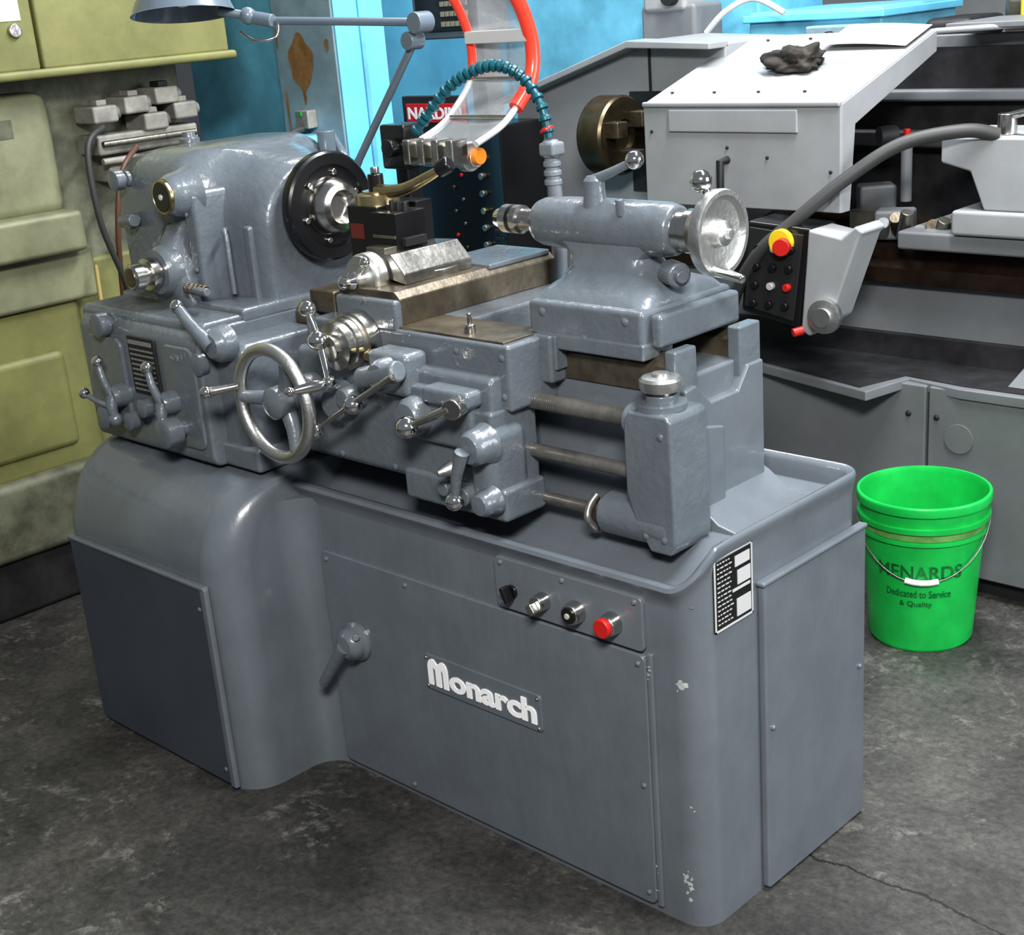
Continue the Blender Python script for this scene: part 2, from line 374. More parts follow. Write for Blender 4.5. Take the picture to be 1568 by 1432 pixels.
# --- headstock
secs=[(-2.115,.13,.54,1.24,1.565,.10),(-2.10,.09,.58,1.235,1.615,.11),(-2.06,.06,.60,1.23,1.645,.11),(-1.95,.055,.60,1.23,1.660,.11),(-1.80,.055,.60,1.23,1.664,.11),(-1.755,.065,.59,1.23,1.660,.12),(-1.725,.10,.57,1.23,1.650,.14),(-1.70,.14,.555,1.23,1.642,.16),(-1.64,.150,.54,1.23,1.632,.175),(-1.57,.155,.535,1.235,1.620,.18),(-1.535,.165,.525,1.24,1.610,.178),(-1.52,.19,.50,1.25,1.59,.15)]
rings=[[(x,p[0],p[1]) for p in rrect(y0,y1,z0,z1,[r,r,.02,.02],10)] for x,y0,y1,z0,z1,r in secs]
loft("headstock_housing",rings,PAINTR,sharp=60)
box("headstock_foot",-2.09,-1.49,.03,.62,1.225,1.265,PAINTR,.012)
prism("headstock_rib",rrect(-1.735,-1.68,1.25,1.56,.02),'y',.05,.2,PAINTR,bev=.014,limit=60)
prism("headstock_rib_b",rrect(-1.60,-1.57,1.25,1.46,.012),'y',.14,.2,PAINTR,bev=.008,limit=60)
rev("sight_boss",(-1.745,.09,1.552),(0,-1,0),[(0,.075),(.03,.062),(.065,.056),(.075,.05),(.08,.048)],PAINTR)
rev("sight_ring",(-1.745,.012,1.552),(0,-1,0),[(0,.046),(.012,.046),(.014,.040),(.010,.038)],BRASS)
cyl("sight_glass",(-1.745,.015,1.552),(-1.745,-.002,1.552),.040,BLACK)
cyl("sight_center",(-1.745,.0,1.552),(-1.745,-.006,1.552),.008,SILV)
rings=[]
for z,w,y in ((1.24,.105,.02),(1.30,.10,-.01),(1.36,.085,-.02),(1.42,.06,-.005),(1.47,.05,.03)):
    rings.append([(p[0],p[1],z) for p in rrect(-1.795-w,-1.795+w*.9,y,.15,[.01,.01,.05,.05],6)])
loft("speed_boss_body",rings,PAINTR,sharp=60)
rev("speed_boss",(-1.79,.02,1.351),(0,-1,0),[(0,.075),(.03,.07),(.045,.06),(.05,0)],PAINTR)
rev("speed_knob",(-1.79,-.028,1.351),(0,-1,0),[(0,.042),(.01,.044),(.03,.044),(.032,.030),(.045,.030),(.047,.036),(.075,.036),(.08,.03),(.08,0)],STEEL)
rev("speed_knob_core",(-1.79,-.10,1.351),(0,-1,0),[(0,.026),(.010,.026),(.012,.02),(.012,0)],WORN)
knob("oil_cap",-2.0,1.585,.06,.05,.028,PAINTR); knob("oil_cap_small",-1.98,1.47,.06,.04,.022,PAINTR)
cyl("oil_cap_lug",(-2.03,.04,1.465),(-1.95,.03,1.475),.018,PAINTR)
rev("breather",(-2.03,.30,1.655),(0,0,1),[(0,.03),(.012,.03),(.016,.02),(.03,.018),(.032,0)],PAINTR)
tube("shift_rod",[(-1.655,.125,1.45),(-1.625,.10,1.45),(-1.62,.10,1.44),(-1.625,.105,1.28)],.007,PAINTR,sm=False)
cyl("dip_rod",(-1.69,.0,1.31),(-1.58,-.01,1.31),.011,PAINTR)
for i in range(5): cyl("dip_ring_%d"%i,(-1.69+i*.02,.0,1.31),(-1.682+i*.02,0,1.31),.015,WORN)
screws([(-1.70,.045,1.35),(-1.71,.045,1.50)],(0,-1,0),PAINTR)
# spindle nose + faceplate
AX=(.345,1.488)
rev("spindle_flange",(-1.53,*AX),(1,0,0),[(0,.12),(.02,.12),(.022,.10),(.05,.10)],BLACK)
rev("drive_plate",(-1.495,*AX),(1,0,0),[(0,.138),(.006,.146),(.02,.148),(.034,.146),(.040,.140),(.040,.112),(.030,.106),(.030,.075)],BLACK,64)
rev("plate_face",(-1.468,*AX),(1,0,0),[(0,.108),(.002,.105),(.003,.08),(.012,.076),(.03,.070),(.034,.066),(.034,.058)],STEEL,48)
rev("spindle_nose",(-1.465,*AX),(1,0,0),[(0,.078),(.03,.076),(.05,.062),(.055,.045),(.04,.03),(.02,.025),(.02,0)],STEEL,48)
for i in range(6):
    t=i*math.pi/3+.3; y=AX[0]+.092*math.cos(t);z=AX[1]+.092*math.sin(t)
    cyl("cam_stud_%d"%i,(-1.468,y,z),(-1.455,y,z),.009,STEEL)
# --- bed
box("bed_casting",-1.6,-.195,.205,.485,.85,1.195,PAINT,.010)
prism("front_way",[(.20,1.165),(.20,1.225),(.215,1.24),(.232,1.252),(.249,1.24),(.262,1.235),(.262,1.165)],'x',-1.55,-.205,SLIDEB,bev=.002)
prism("rear_way",[(.43,1.165),(.43,1.235),(.445,1.24),(.46,1.252),(.475,1.24),(.49,1.235),(.49,1.165)],'x',-1.55,-.205,SLIDEB,bev=.002)
box("bed_end_front",-.215,-.185,.195,.272,1.16,1.262,PAINTR,.006)
box("bed_end_rear",-.215,-.180,.42,.502,1.0,1.268,PAINTR,.006)
prism("bed_end_web",[(.21,.84),(.21,1.175),(.25,1.18),(.30,1.13),(.40,1.13),(.44,1.18),(.50,1.18),(.50,.84)],'x',-.23,-.172,PAINT,bev=.006)
prism("bed_foot",[(-.21,.84),(-.21,.93),(-.172,.91),(-.12,.872),(-.06,.858),(-.06,.84)],'y',.24,.52,PAINT,bev=.004)
prism("bed_end_ledge",[(.20,.87),(.20,1.10),(.33,1.07),(.33,.87)],'x',-.175,-.160,PAINT,bev=.006)
# --- tail bracket for the screws
prism("screw_bracket",[(-.25,.97),(-.25,1.13),(-.235,1.155),(-.135,1.155),(-.125,1.145),(-.120,.87),(-.135,.845),(-.19,.845),(-.225,.90)],'y',.09,.22,PAINTR,bev=.010,limit=25)
cyl("bracket_barrel",(-.345,.135,.895),(-.14,.135,.895),.048,PAINTR,bev=.012)
cyl("bracket_boss_top",(-.262,.13,1.125),(-.2,.13,1.125),.036,PAINTR,bev=.008); cyl("bracket_boss_mid",(-.262,.13,1.005),(-.2,.13,1.005),.026,PAINTR,bev=.006)
cyl("bracket_cap_neck",(-.19,.15,1.15),(-.19,.15,1.185),.034,PAINTR); rev("bracket_flange",(-.19,.15,1.155),(0,0,1),[(0,.055),(.012,.055),(.014,.036)],PAINTR)
rev("adjust_knob",(-.19,.15,1.18),(0,0,1),[(0,.02),(.012,.02),(.014,.043),(.022,.046),(.036,.046),(.042,.040),(.044,.018),(.05,.018),(.052,0)],ALU)
screws([(-.15,.09,1.11),(-.15,.09,.88),(-.2,.09,.88)],(0,-1,0),PAINTR,.009)
# --- screws and rods
prof=[];t=0
while t<1.15:
    prof+= [(t,.0195),(t+.003,.0195),(t+.004,.0165),(t+.006,.0165)]; t+=.007
rev("lead_screw",(-1.40,.13,1.125),(1,0,0),prof,ROD,20,sharp=20)
cyl("feed_rod",(-1.40,.13,1.005),(-.2,.13,1.005),.016,ROD)
cyl("reverse_rod",(-1.42,.10,.905),(-.34,.13,.895),.013,ROD)
cyl("rod_collar",(-.375,.13,.895),(-.345,.13,.895),.026,WORN)
tube("collar_wing",[(-.36,.12,.935),(-.365,.10,.915),(-.36,.085,.89),(-.355,.10,.865),(-.36,.11,.855)],.009,ROD)
cyl("rod_boss_l",(-1.385,.10,.905),(-1.35,.10,.905),.025,PAINTR); cyl("screw_boss_l",(-1.385,.13,1.125),(-1.34,.13,1.125),.035,PAINTR)
# --- carriage
box("saddle_front",-1.22,-.535,.05,.215,1.115,1.268,PAINTR,.010)
box("saddle_top_plate",-.93,-.555,.060,.205,1.262,1.273,SLIDEB,.002)
box("saddle_wing",-.60,-.505,.155,.275,1.16,1.272,PAINTR,.008)
box("wiper_r",-.512,-.497,.165,.275,1.19,1.27,PAINTR,.004)
box("saddle_bridge",-1.14,-.80,.2,.60,1.20,1.272,PAINTR,.010)
box("saddle_rear",-1.2,-.62,.49,.60,1.13,1.268,PAINTR,.010)
box("saddle_wing_l",-1.30,-1.18,.14,.275,1.17,1.275,PAINTR,.008)
box("wiper_l",-1.30,-1.20,.11,.20,1.262,1.32,WORN,.006); box("saddle_end_l",-1.345,-1.29,.12,.26,1.19,1.28,PAINTR,.01)
screws([(-.555,.05,1.24),(-.555,.05,1.15),(-.7,.05,1.24),(-.50,.2,1.24)],(0,-1,0),PAINTR,.009)
cyl("saddle_bolt",(-.70,.10,1.27),(-.70,.10,1.292),.014,STEEL); cyl("saddle_nipple",(-.70,.10,1.29),(-.70,.10,1.318),.006,STEEL)
prism("cross_slide",[(-1.13,1.272),(-1.10,1.30),(-1.13,1.325),(-1.12,1.352),(-.92,1.352),(-.90,1.335),(-.90,1.272)],'y',.07,.62,SLIDEB,bev=.003)
box("cross_slide_cover",-1.10,-.91,.385,.61,1.346,1.360,PAINTR,.004)
box("cross_slide_front",-1.12,-.90,.05,.08,1.258,1.335,PAINTR,.010)
prism("apron",rrect(0,.15,.915,1.125,[.01,.01,.03,.03]),'x',-1.31,-.555,PAINTR,bev=.012,limit=60)
prism("apron_upper",rrect(.01,.12,1.10,1.20,.02),'x',-1.25,-.56,PAINTR,bev=.010,limit=60)
box("apron_lower",-.86,-.52,-.01,.13,.872,.95,PAINTR,.012)
# carriage handwheel
HW=(-1.178,-.13,1.092)
torus("handwheel_rim",HW,(0,1,0),.137,.0165,ALU)
rev("handwheel_hub",(HW[0],.0,HW[2]),(0,-1,0),[(0,.050),(.04,.050),(.05,.035),(.09,.033),(.10,.042),(.135,.040),(.145,.028),(.15,0)],PAINTR)
for i,a in enumerate((60,180,300)):
    a=math.radians(a); e=Vector((math.cos(a),0,math.sin(a)))
    p0=Vector(HW)+e*.02+Vector((0,.03,0)); p1=Vector(HW)+e*.132
    tube("handwheel_spoke_%d"%i,[p0,p0.lerp(p1,.5)+Vector((0,.006,0)),p1],lambda t:.022-.006*t,PAINTR)
tube("handwheel_handle",[(-1.30,-.145,1.125),(-1.318,-.175,1.122),(-1.335,-.205,1.12)],lambda t:.008+.006*t,STEEL); sph("handwheel_handle_end",(-1.342,-.213,1.119),.017,CHROME)
# cross feed dial + ball crank
rev("cross_dial",(-1.03,.07,1.232),(0,-1,0),[(0,.05),(.02,.055),(.022,.072),(.055,.072),(.057,.064),(.085,.064),(.087,.058),(.11,.058),(.115,.034),(.13,.034),(.13,0)],STEEL,56)
rev("cross_dial_ring",(-1.03,.02,1.232),(0,-1,0),[(0,.066),(.018,.066),(.019,.064)],SLIDE,56)
cyl("dial_lock",(-.955,.01,1.215),(-.945,-.01,1.21),.012,BRASS)
tube("ball_crank",[(-1.065,-.075,1.32),(-1.04,-.075,1.26),(-1.015,-.08,1.16)],.009,CHROME)
sph("crank_ball_top",(-1.068,-.075,1.328),.021,CHROME); sph("crank_ball_mid",(-1.04,-.078,1.255),.025,CHROME); sph("crank_ball_low",(-1.013,-.08,1.155),.018,CHROME)
tube("crank_handle",[(-1.013,-.09,1.155),(-1.03,-.12,1.153),(-1.05,-.165,1.150)],lambda t:.006+.009*math.sin(math.pi*min(1,t*.9+.1)),CHROME); sph("crank_handle_tip",(-1.053,-.17,1.150),.012,CHROME)
# apron levers and bosses
def boss(name,x,z,r,L,y=0.0,m=PAINTR): rev(name,(x,y,z),(0,-1,0),[(0,r*1.15),(L*.3,r),(L*.8,r*.95),(L,r*.75),(L+.003,0)],m)
box("feed_housing",-.93,-.79,-.03,.05,1.13,1.235,PAINTR,.018)
boss("feed_boss",-.85,1.185,.042,.07,0); boss("feed_boss_b",-1.06,1.085,.045,.05,.0); boss("feed_boss_c",-1.00,1.11,.030,.06,0)
cyl("clutch_barrel",(-.93,-.05,1.17),(-.79,-.05,1.205),.026,PAINTR,bev=.008)
lever("clutch_lever",(-.785,-.075,1.198),(-1.055,-.11,1.037),.006,.022,STEEL,CHROME); sph("clutch_mid_ball",(-.915,-.095,1.118),.023,CHROME)
boss("halfnut_boss",-.775,1.095,.048,.06,0); box("halfnut_plate",-.80,-.60,-.018,.03,1.03,1.165,PAINTR,.012)
box("halfnut_top",-.735,-.585,-.04,.03,1.135,1.175,PAINTR,.012)
cyl("halfnut_hub",(-.62,-.02,1.146),(-.60,-.075,1.146),.024,STEEL); lever("halfnut_lever",(-.612,-.07,1.146),(-.725,-.10,1.094),.008,.026,STEEL,CHROME)
box("reverse_housing",-.615,-.535,-.03,.10,.89,1.09,PAINTR,.03,4); boss("reverse_boss",-.56,1.06,.042,.06,-.015)
tube("reverse_arm",[(-.56,-.09,1.06),(-.585,-.09,1.0),(-.60,-.085,.95)],lambda t:.017-.007*t,PAINTR); sph("reverse_ball",(-.605,-.085,.935),.022,CHROME)
boss("reverse_rod_boss",-.545,.93,.03,.05,-.02); rev("dial_cone",(-.645,-.01,.995),(-.25,-1,-.1),[(0,.014),(.02,.014),(.03,.02),(.07,.008),(.072,0)],ALU)
cyl("trip_boss",(-.62,-.01,.93),(-.62,-.05,.93),.022,PAINTR); cyl("trip_boss_b",(-.70,-.01,.93),(-.70,-.035,.93),.018,PAINTR)
screws([(-.58,0,1.08),(-1.28,0,1.1),(-.9,0,.94),(-1.1,0,.94),(-.75,0,.95)],(0,-1,0),PAINTR,.009)
# compound rest
cyl("compound_swivel",(-1.04,.28,1.345),(-1.04,.28,1.37),.095,SLIDE)
box("compound_base",-1.12,-.975,.17,.38,1.355,1.385,SLIDE,.005)
prism("compound_slide",[(-1.115,1.378),(-1.10,1.418),(-1.0,1.423),(-.955,1.378),(-.955,1.352)],'y',.14,.37,SLIDEP,bev=.003)
rev("compound_dial",(-1.065,.155,1.368),(0,-1,0),[(0,.048),(.02,.052),(.022,.060),(.05,.060),(.055,.055),(.062,.055),(.064,.02),(.08,.02),(.08,0)],ALU,48)
rev("compound_knob",(-1.065,.075,1.368),(0,-1,0),[(0,.014),(.012,.022),(.025,.014),(.04,.016),(.05,0)],CHROME)
tube("compound_crank",[(-1.04,.09,1.405),(-1.065,.085,1.368),(-1.09,.085,1.335)],.008,CHROME); sph("compound_crank_ball",(-1.037,.09,1.41),.014,CHROME); sph("compound_crank_ball_b",(-1.093,.082,1.328),.014,CHROME)
cyl("compound_grip",(-1.02,.09,1.33),(-1.01,.05,1.32),.012,CHROME)
# tool post
box("tool_post",-1.225,-1.11,.205,.32,1.380,1.522,BLACK,.004)
box("tool_holder",-1.115,-1.025,.19,.29,1.400,1.512,BLACK,.003); box("tool_holder_rear",-1.20,-1.09,.32,.375,1.42,1.52,BLACK,.003)
box("tool_holder_groove",-1.112,-1.028,.186,.192,1.45,1.458,SLIDE,.001)
box("tool_slot",-1.027,-1.010,.205,.275,1.430,1.450,BLACKM,.001)
box("tool_label",-1.215,-1.165,.203,.206,1.440,1.478,mat("dark_red_label",(.13,.022,.016),.5),0)
rev("post_hub",(-1.165,.26,1.522),(0,0,1),[(0,.056),(.024,.056),(.028,.037),(.032,.037),(.032,0)],BRASS)
cyl("post_stud",(-1.165,.26,1.552),(-1.165,.26,1.595),.020,BLACK); cyl("post_nut",(-1.165,.26,1.595),(-1.165,.26,1.612),.011,STEEL)
tube("post_handle",[(-1.155,.255,1.553),(-1.07,.262,1.558),(-.99,.282,1.590),(-.96,.292,1.606)],lambda t:.018-.007*t,BRASS); cyl("post_handle_grip",(-.965,.290,1.603),(-.930,.303,1.622),.021,BLACK,bev=.008)
for i in range(3): cyl("holder_screw_%d"%i,(-1.09+.024*i,.24,1.505),(-1.09+.024*i,.24,1.535),.007,BLACKM)
box("tool_bar",-1.10,-1.03,.15,.21,1.418,1.434,SLIDE,.002)
# --- tailstock
box("tailstock_base",-.585,-.255,.175,.50,1.255,1.345,PAINTR,.012)
box("tailstock_sole",-.59,-.250,.17,.275,1.238,1.275,PAINTR,.006)
box("tailstock_clamp",-.255,-.225,.20,.49,1.262,1.335,PAINTR,.01)
rings=[]
for z,x0,x1,y0,y1,r in ((1.34,-.585,-.262,.19,.50,.03),(1.362,-.58,-.272,.21,.48,.04),(1.378,-.572,-.30,.25,.44,.05),(1.40,-.568,-.335,.280,.41,.05),(1.425,-.575,-.348,.292,.398,.045),(1.448,-.60,-.325,.294,.396,.045),(1.472,-.645,-.29,.295,.395,.045),(1.495,-.66,-.28,.30,.39,.04)):
    rings.append([(p[0],p[1],z) for p in rrect(x0,x1,y0,y1,r,8)])
loft("tailstock_neck",rings,PAINTR,sharp=60)
rev("tailstock_barrel",(-.69,*AX),(1,0,0),[(0,.032),(.003,.040),(.012,.050),(.03,.056),(.10,.060),(.22,.061),(.38,.060),(.405,.055),(.415,.045)],PAINTR,48,sharp=60)
rev("barrel_dial",(-.275,*AX),(1,0,0),[(0,.043),(.025,.043),(.027,.048),(.045,.048),(.05,.03),(.065,.022),(.10,.022)],STEEL,40)
rev("tailstock_handwheel",(-.200,*AX),(1,0,0),[(0,.03),(.015,.072),(.008,.084),(.014,.091),(.03,.093),(.040,.090),(.040,.080),(.030,.070),(.026,.03),(.045,.026),(.050,.012),(.060,.010),(.060,0)],ALU,64)
cyl("wheel_grip",(-.165,.315,1.415),(-.075,.29,1.408),.012,CHROME,r1=.009,bev=.004)
sph("wheel_ball",(-.205,.33,1.598),.024,CHROME)
cyl("wheel_ball_stem",(-.205,.33,1.598),(-.19,.335,1.565),.010,CHROME)
rev("quill",(-.83,*AX),(1,0,0),[(0,.012),(.006,.022),(.03,.030),(.032,.034),(.06,.034),(.062,.028),(.065,.034),(.085,.034),(.09,.026),(.15,.026)],STEEL,40)
rev("quill_band",(-.775,*AX),(1,0,0),[(0,.0345),(.012,.0345)],BLACK,40)
rev("quill_lock_hub",(-.50,.33,1.53),(0,0,1),[(0,.028),(.04,.024),(.06,.024),(.07,.016),(.072,0)],PAINTR)
tube("quill_lock_arm",[(-.50,.33,1.59),(-.46,.335,1.605),(-.405,.345,1.628)],lambda t:.013-.004*t,PAINTR); sph("quill_lock_ball",(-.395,.347,1.634),.021,CHROME)
cyl("oil_plug",(-.40,.30,1.52),(-.40,.295,1.558),.010,PAINTR)
cyl("setover_boss",(-.30,.33,1.40),(-.245,.30,1.40),.028,PAINTR,bev=.008); cyl("setover_nut",(-.25,.30,1.40),(-.23,.29,1.40),.014,PAINTR)
screws([(-.30,.175,1.32),(-.54,.175,1.32),(-.42,.175,1.27)],(0,-1,0),PAINTR,.010)
# --- coolant hose (segmented) on rear of saddle
base_p=[(-.87,.60,1.25),(-.87,.61,1.40),(-.868,.60,1.515),(-.874,.60,1.60)]
tube("coolant_stem",base_p,lambda t:.018,HGRAY)
for i,z in enumerate((1.535,1.558,1.581,1.604,1.63)): rev("stem_bead_%d"%i,(-.872,.60,z-.01),(0,0,1),[(0,.017),(.005,.023),(.014,.023),(.02,.017)],HGRAY,20)
box("stem_valve",-.895,-.845,.575,.625,1.60,1.635,HGRAY,.008)
arc=smooth([(-.876,.60,1.645),(-.895,.60,1.72),(-.944,.60,1.785),(-.985,.575,1.82),(-1.03,.55,1.826),(-1.075,.525,1.81),(-1.113,.50,1.785),(-1.16,.475,1.735),(-1.212,.45,1.67)],6)
tube("hose_core",arc,.011,TEAL,sm=False)
acc=0
for i in range(1,len(arc)-1):
    acc+=(arc[i]-arc[i-1]).length
    if acc>.016:
        acc=0; d=(arc[i+1]-arc[i-1]).normalized()
        rev("hose_bead_%d"%i,arc[i]-d*.009,d,[(0,.010),(.004,.0165),(.012,.0165),(.018,.010)],TEAL,16)
cyl("hose_clip",(-.880,.60,1.66),(-.884,.60,1.668),.019,RED)
# --- chuck guard
cx=smooth([(-1,.53,1.635),(-1,.63,1.67),(-1,.70,1.72),(-1,.755,1.78),(-1,.768,1.86),(-1,.74,1.95),(-1,.68,2.04)],5)
loft("guard_sheet",[[(-1.30+.23*j/8,p.y+.016*math.sin(math.pi*j/8),p.z) for j in range(9)] for p in cx],PLEXI,cap=False,closed=False,wn=False)
for nm,x in (("l",-1.30),("r",-1.07)):
    n0=15 if nm=="l" else 9
    tube("guard_edge_"+nm,[(x,p.y,p.z) for p in cx[n0:]],.013 if nm=="l" else .020,REDT,sm=False)
    tube("guard_rim_"+nm,[(x,p.y,p.z) for p in cx[:n0+1]],.009,SILV,sm=False)
tube("guard_stay",[(-1.30,.755,1.78),(-1.07,.755,1.78)],.005,STEEL,sm=False); tube("guard_stay_b",[(-1.30,.66,1.688),(-1.07,.66,1.688)],.006,STEEL,sm=False)
box("guard_strap",-1.302,-1.068,.745,.765,1.872,1.905,SILV,.003)
cyl("guard_bar",(-1.36,.56,1.595),(-1.10,.56,1.595),.026,ALU); box("guard_hinge",-1.30,-1.10,.50,.56,1.60,1.64,ALU,.008)
for i in range(4): box("hinge_tab_%d"%i,-1.29+i*.055,-1.265+i*.055,.47,.53,1.585,1.65,STEEL,.004)
cyl("guard_bar_end",(-1.105,.56,1.60),(-1.085,.56,1.60),.022,ORANGE); cyl("guard_collar",(-1.15,.56,1.595),(-1.12,.56,1.595),.036,ALU)
box("guard_block",-1.46,-1.36,.54,.62,1.56,1.68,BLACK,.008); cyl("guard_knob",(-1.40,.54,1.62),(-1.40,.51,1.62),.024,BLACK)
box("guard_post",-1.43,-1.38,.56,.61,1.22,1.58,BLACK,.005); box("guard_arm",-1.43,-1.15,.565,.605,1.20,1.235,BLACK,.005)
# ================================================================ LAMP
root("machine_lamp")
cyl("clamp",(-1.72,.56,1.60),(-1.72,.56,1.66),.026,LAMPM)
tube("lower_arm",[(-1.72,.58,1.65),(-1.70,.60,1.59),(-1.66,.60,1.55),(-1.63,.60,1.574)],.012,LAMPM)
cyl("lower_tube",(-1.64,.60,1.563),(-1.325,.60,1.915),.011,LAMPM)
cyl("elbow_a",(-1.35,.575,1.895),(-1.35,.625,1.895),.024,LAMPM); cyl("elbow_b",(-1.31,.57,1.94),(-1.31,.625,1.94),.028,LAMPM); cyl("elbow_c",(-1.36,.59,1.885),(-1.31,.60,1.94),.016,LAMPM)
cyl("upper_tube",(-1.31,.60,1.94),(-1.74,.44,1.972),.011,LAMPM)
cyl("head_joint",(-1.73,.43,1.972),(-1.79,.41,1.985),.018,LAMPM); sph("swivel",(-1.80,.40,1.99),.024,LAMPM)
tube("lamp_cord",[(-1.72,.44,1.965),(-1.70,.41,1.93),(-1.74,.37,1.925),(-1.79,.36,1.95)],.004,STEEL)
cyl("head_neck",(-1.80,.40,1.99),(-1.86,.345,2.01),.012,LAMPM)
d=Vector((.12,-.10,-1)).normalized(); o=Vector((-1.945,.29,2.135))
rev("shade",o,d,[(0,0),(.0,.03),(.01,.05),(.03,.075),(.06,.105),(.095,.130),(.125,.142),(.13,.146),(.127,.140),(.10,.128),(.06,.10),(.03,.07),(.02,.0)],LAMPM,56,sharp=60,caps=False)
sph("bulb",o+d*.07,.04,WHITE)
# ================================================================ BUCKET
root("plastic_bucket")
BC=Vector((-.368,1.628,0))
rev("pail",BC,(0,0,1),[(.0,0),(.0,.150),(.01,.157),(.36,.181),(.362,.191),(.372,.191),(.374,.183),(.40,.185),(.402,.197),(.418,.198),(.42,.187),(.455,.190),(.458,.200),(.480,.202),(.486,.198),(.486,.191),(.47,.187),(.02,.151),(.015,0)],GREEN,72,sharp=50,caps=False)
rev("pail_band",BC+Vector((0,0,.376)),(0,0,1),[(0,.1855),(.024,.1875)],GREEN2,72,caps=False)
PRINT=mat("faded_print",(.006,.075,.022),.5,col2=(.010,.20,.045),vscale=18)
def onb(z0,a):
    def fn(u,v,w):
        z=z0+v; r=.157+z*.0686+.0012+w; t=math.radians(a)+u/.175
        return (BC.x+r*math.cos(t),BC.y+r*math.sin(t),z)
    return fn
text("pail_lettering","MENARDS",onb(.250,-107),PRINT,.26,.045,bold=.01,depth=.0006)
text("pail_lettering_b","Dedicated to Service",onb(.190,-98),PRINT,.20,.024,bold=.0,depth=.0006)
text("pail_lettering_c","& Quality",onb(.155,-84),PRINT,.10,.022,bold=.0,depth=.0006)
a1,a2=math.radians(28),math.radians(208)
hp=[]
for i in range(25):
    t=i/24; a=a2+(a1+2*math.pi-a2)*t; z=.41-.165*math.sin(math.pi*t)
    hp.append((BC.x+(.167+z*.0686)*math.cos(a)*1.01,BC.y+(.167+z*.0686)*math.sin(a)*1.01,z))
tube("bail_wire",hp,.0022,ROD,sm=False); tube("bail_grip",hp[10:15],.009,WHITE,sm=False)
# ================================================================ FIBRE DRUM
root("fiber_drum")
rev("drum",(-.66,1.28,0),(0,0,1),[(0,0),(0,.11),(.55,.115),(.555,.12),(.575,.12),(.575,.112),(.56,.11),(.05,.105),(.05,0)],CARD,48,caps=False)
# ================================================================ BACKGROUND LATHE
root("lathe")
prism("plinth",rrect(-3.0,1.5,2.0,2.7,.01),'z',0,.08,BLACKM,bev=0)
for i,(a,b) in enumerate(((-3.0,-1.32),(-1.31,-.54),(-.53,.62),(.63,1.5))):
    box("cabinet_%d"%i,a,b,1.95,2.7,.07,.70,LG2,.006)
screws([(-.50,1.948,.60),(-.50,1.948,.30),(-.60,1.948,.6),(-.60,1.948,.3)],(0,-1,0),BLACKM,.01)
cyl("cover_disc",(-.42,1.948,.54),(-.42,1.944,.54),.05,LG2)
tray=[(-3.0,1.96),(-1.22,1.93),(-.66,1.78),(-.62,1.98),(-.42,1.94),(1.5,1.94),(1.5,2.66),(-3.0,2.66)]
prism("drip_tray",tray,'z',.675,.708,LG2,bev=.004)
prism("tray_inner_shade",[(-2.9,2.0),(-1.22,1.95),(-.70,1.81),(-.64,2.0),(-.42,1.97),(1.45,1.97),(1.45,2.6),(-2.9,2.6)],'z',.70,.711,DG,bev=0)  # dark sheet: shade inside the tray is put into its colour
prism("bed",[(2.22,.705),(2.25,.96),(2.30,.98),(2.62,.98),(2.65,.705)],'x',-1.9,1.5,LG2,bev=.006)
prism("way_front",[(2.20,.965),(2.20,1.02),(2.24,1.04),(2.26,1.09),(2.32,1.10),(2.34,.965)],'x',-1.9,1.5,BROWN,bev=.004)
prism("way_rear",[(2.50,.965),(2.50,1.10),(2.60,1.12),(2.62,.965)],'x',-1.9,1.5,BROWN,bev=.004)
box("bed_shade_band",-1.9,1.5,2.195,2.23,.705,.79,DG,0)  # dark strip painting the shade where bed meets tray
prism("tray_ramp",[(2.02,.712),(2.18,.76),(2.20,.712)],'x',-.30,1.5,LG2,bev=.003)
box("back_splash",-1.6,1.5,2.72,2.76,.7,1.74,LG2,.006)
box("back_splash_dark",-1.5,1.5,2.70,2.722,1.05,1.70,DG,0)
tube("splash_roof_edge",[(-.83,2.5,1.765),(-.5,2.6,1.77),(1.5,2.62,1.77)],.010,LG,sm=False)
box("rear_roof",-.82,1.5,2.55,2.95,1.765,1.785,LG2,.004)
box("chip_conduit",-1.5,1.5,2.62,2.68,1.36,1.42,DG,.01); box("chip_conduit_b",-1.5,1.5,2.64,2.70,1.52,1.56,LG2,.01)
# splash housing on the headstock end
prism("headstock_guard",[(-2.62,.70),(-2.62,1.58),(-1.93,1.785),(-1.55,1.765),(-1.55,.70)],'y',2.30,2.70,LG,bev=.008)
prism("guard_lip",[(-2.62,1.56),(-2.62,1.585),(-1.93,1.792),(-1.55,1.772),(-1.55,1.75),(-1.93,1.765)],'y',2.20,2.32,LG,bev=.004)
box("guard_seam",-1.905,-1.895,2.295,2.30,1.5,1.76,DG,0)
box("guard_recess",-2.0,-1.62,2.29,2.302,1.22,1.60,DG,0)
rev("bg_chuck",(-2.02,2.13,1.455),(1,0,0),[(0,.14),(.01,.148),(.11,.148),(.12,.14),(.12,.06),(.10,.055),(.10,0)],mat("oiled_iron",(.10,.08,.05),.35,.8,var=.3,vscale=9),48)
for i in range(3):
    t=math.radians(40+120*i); c=Vector((-1.90,2.13+.085*math.cos(t),1.455+.085*math.sin(t)))
    box("chuck_jaw_%d"%i,c.x-.02,c.x+.06,c.y-.03,c.y+.03,c.z-.03,c.z+.03,WORN,.005)
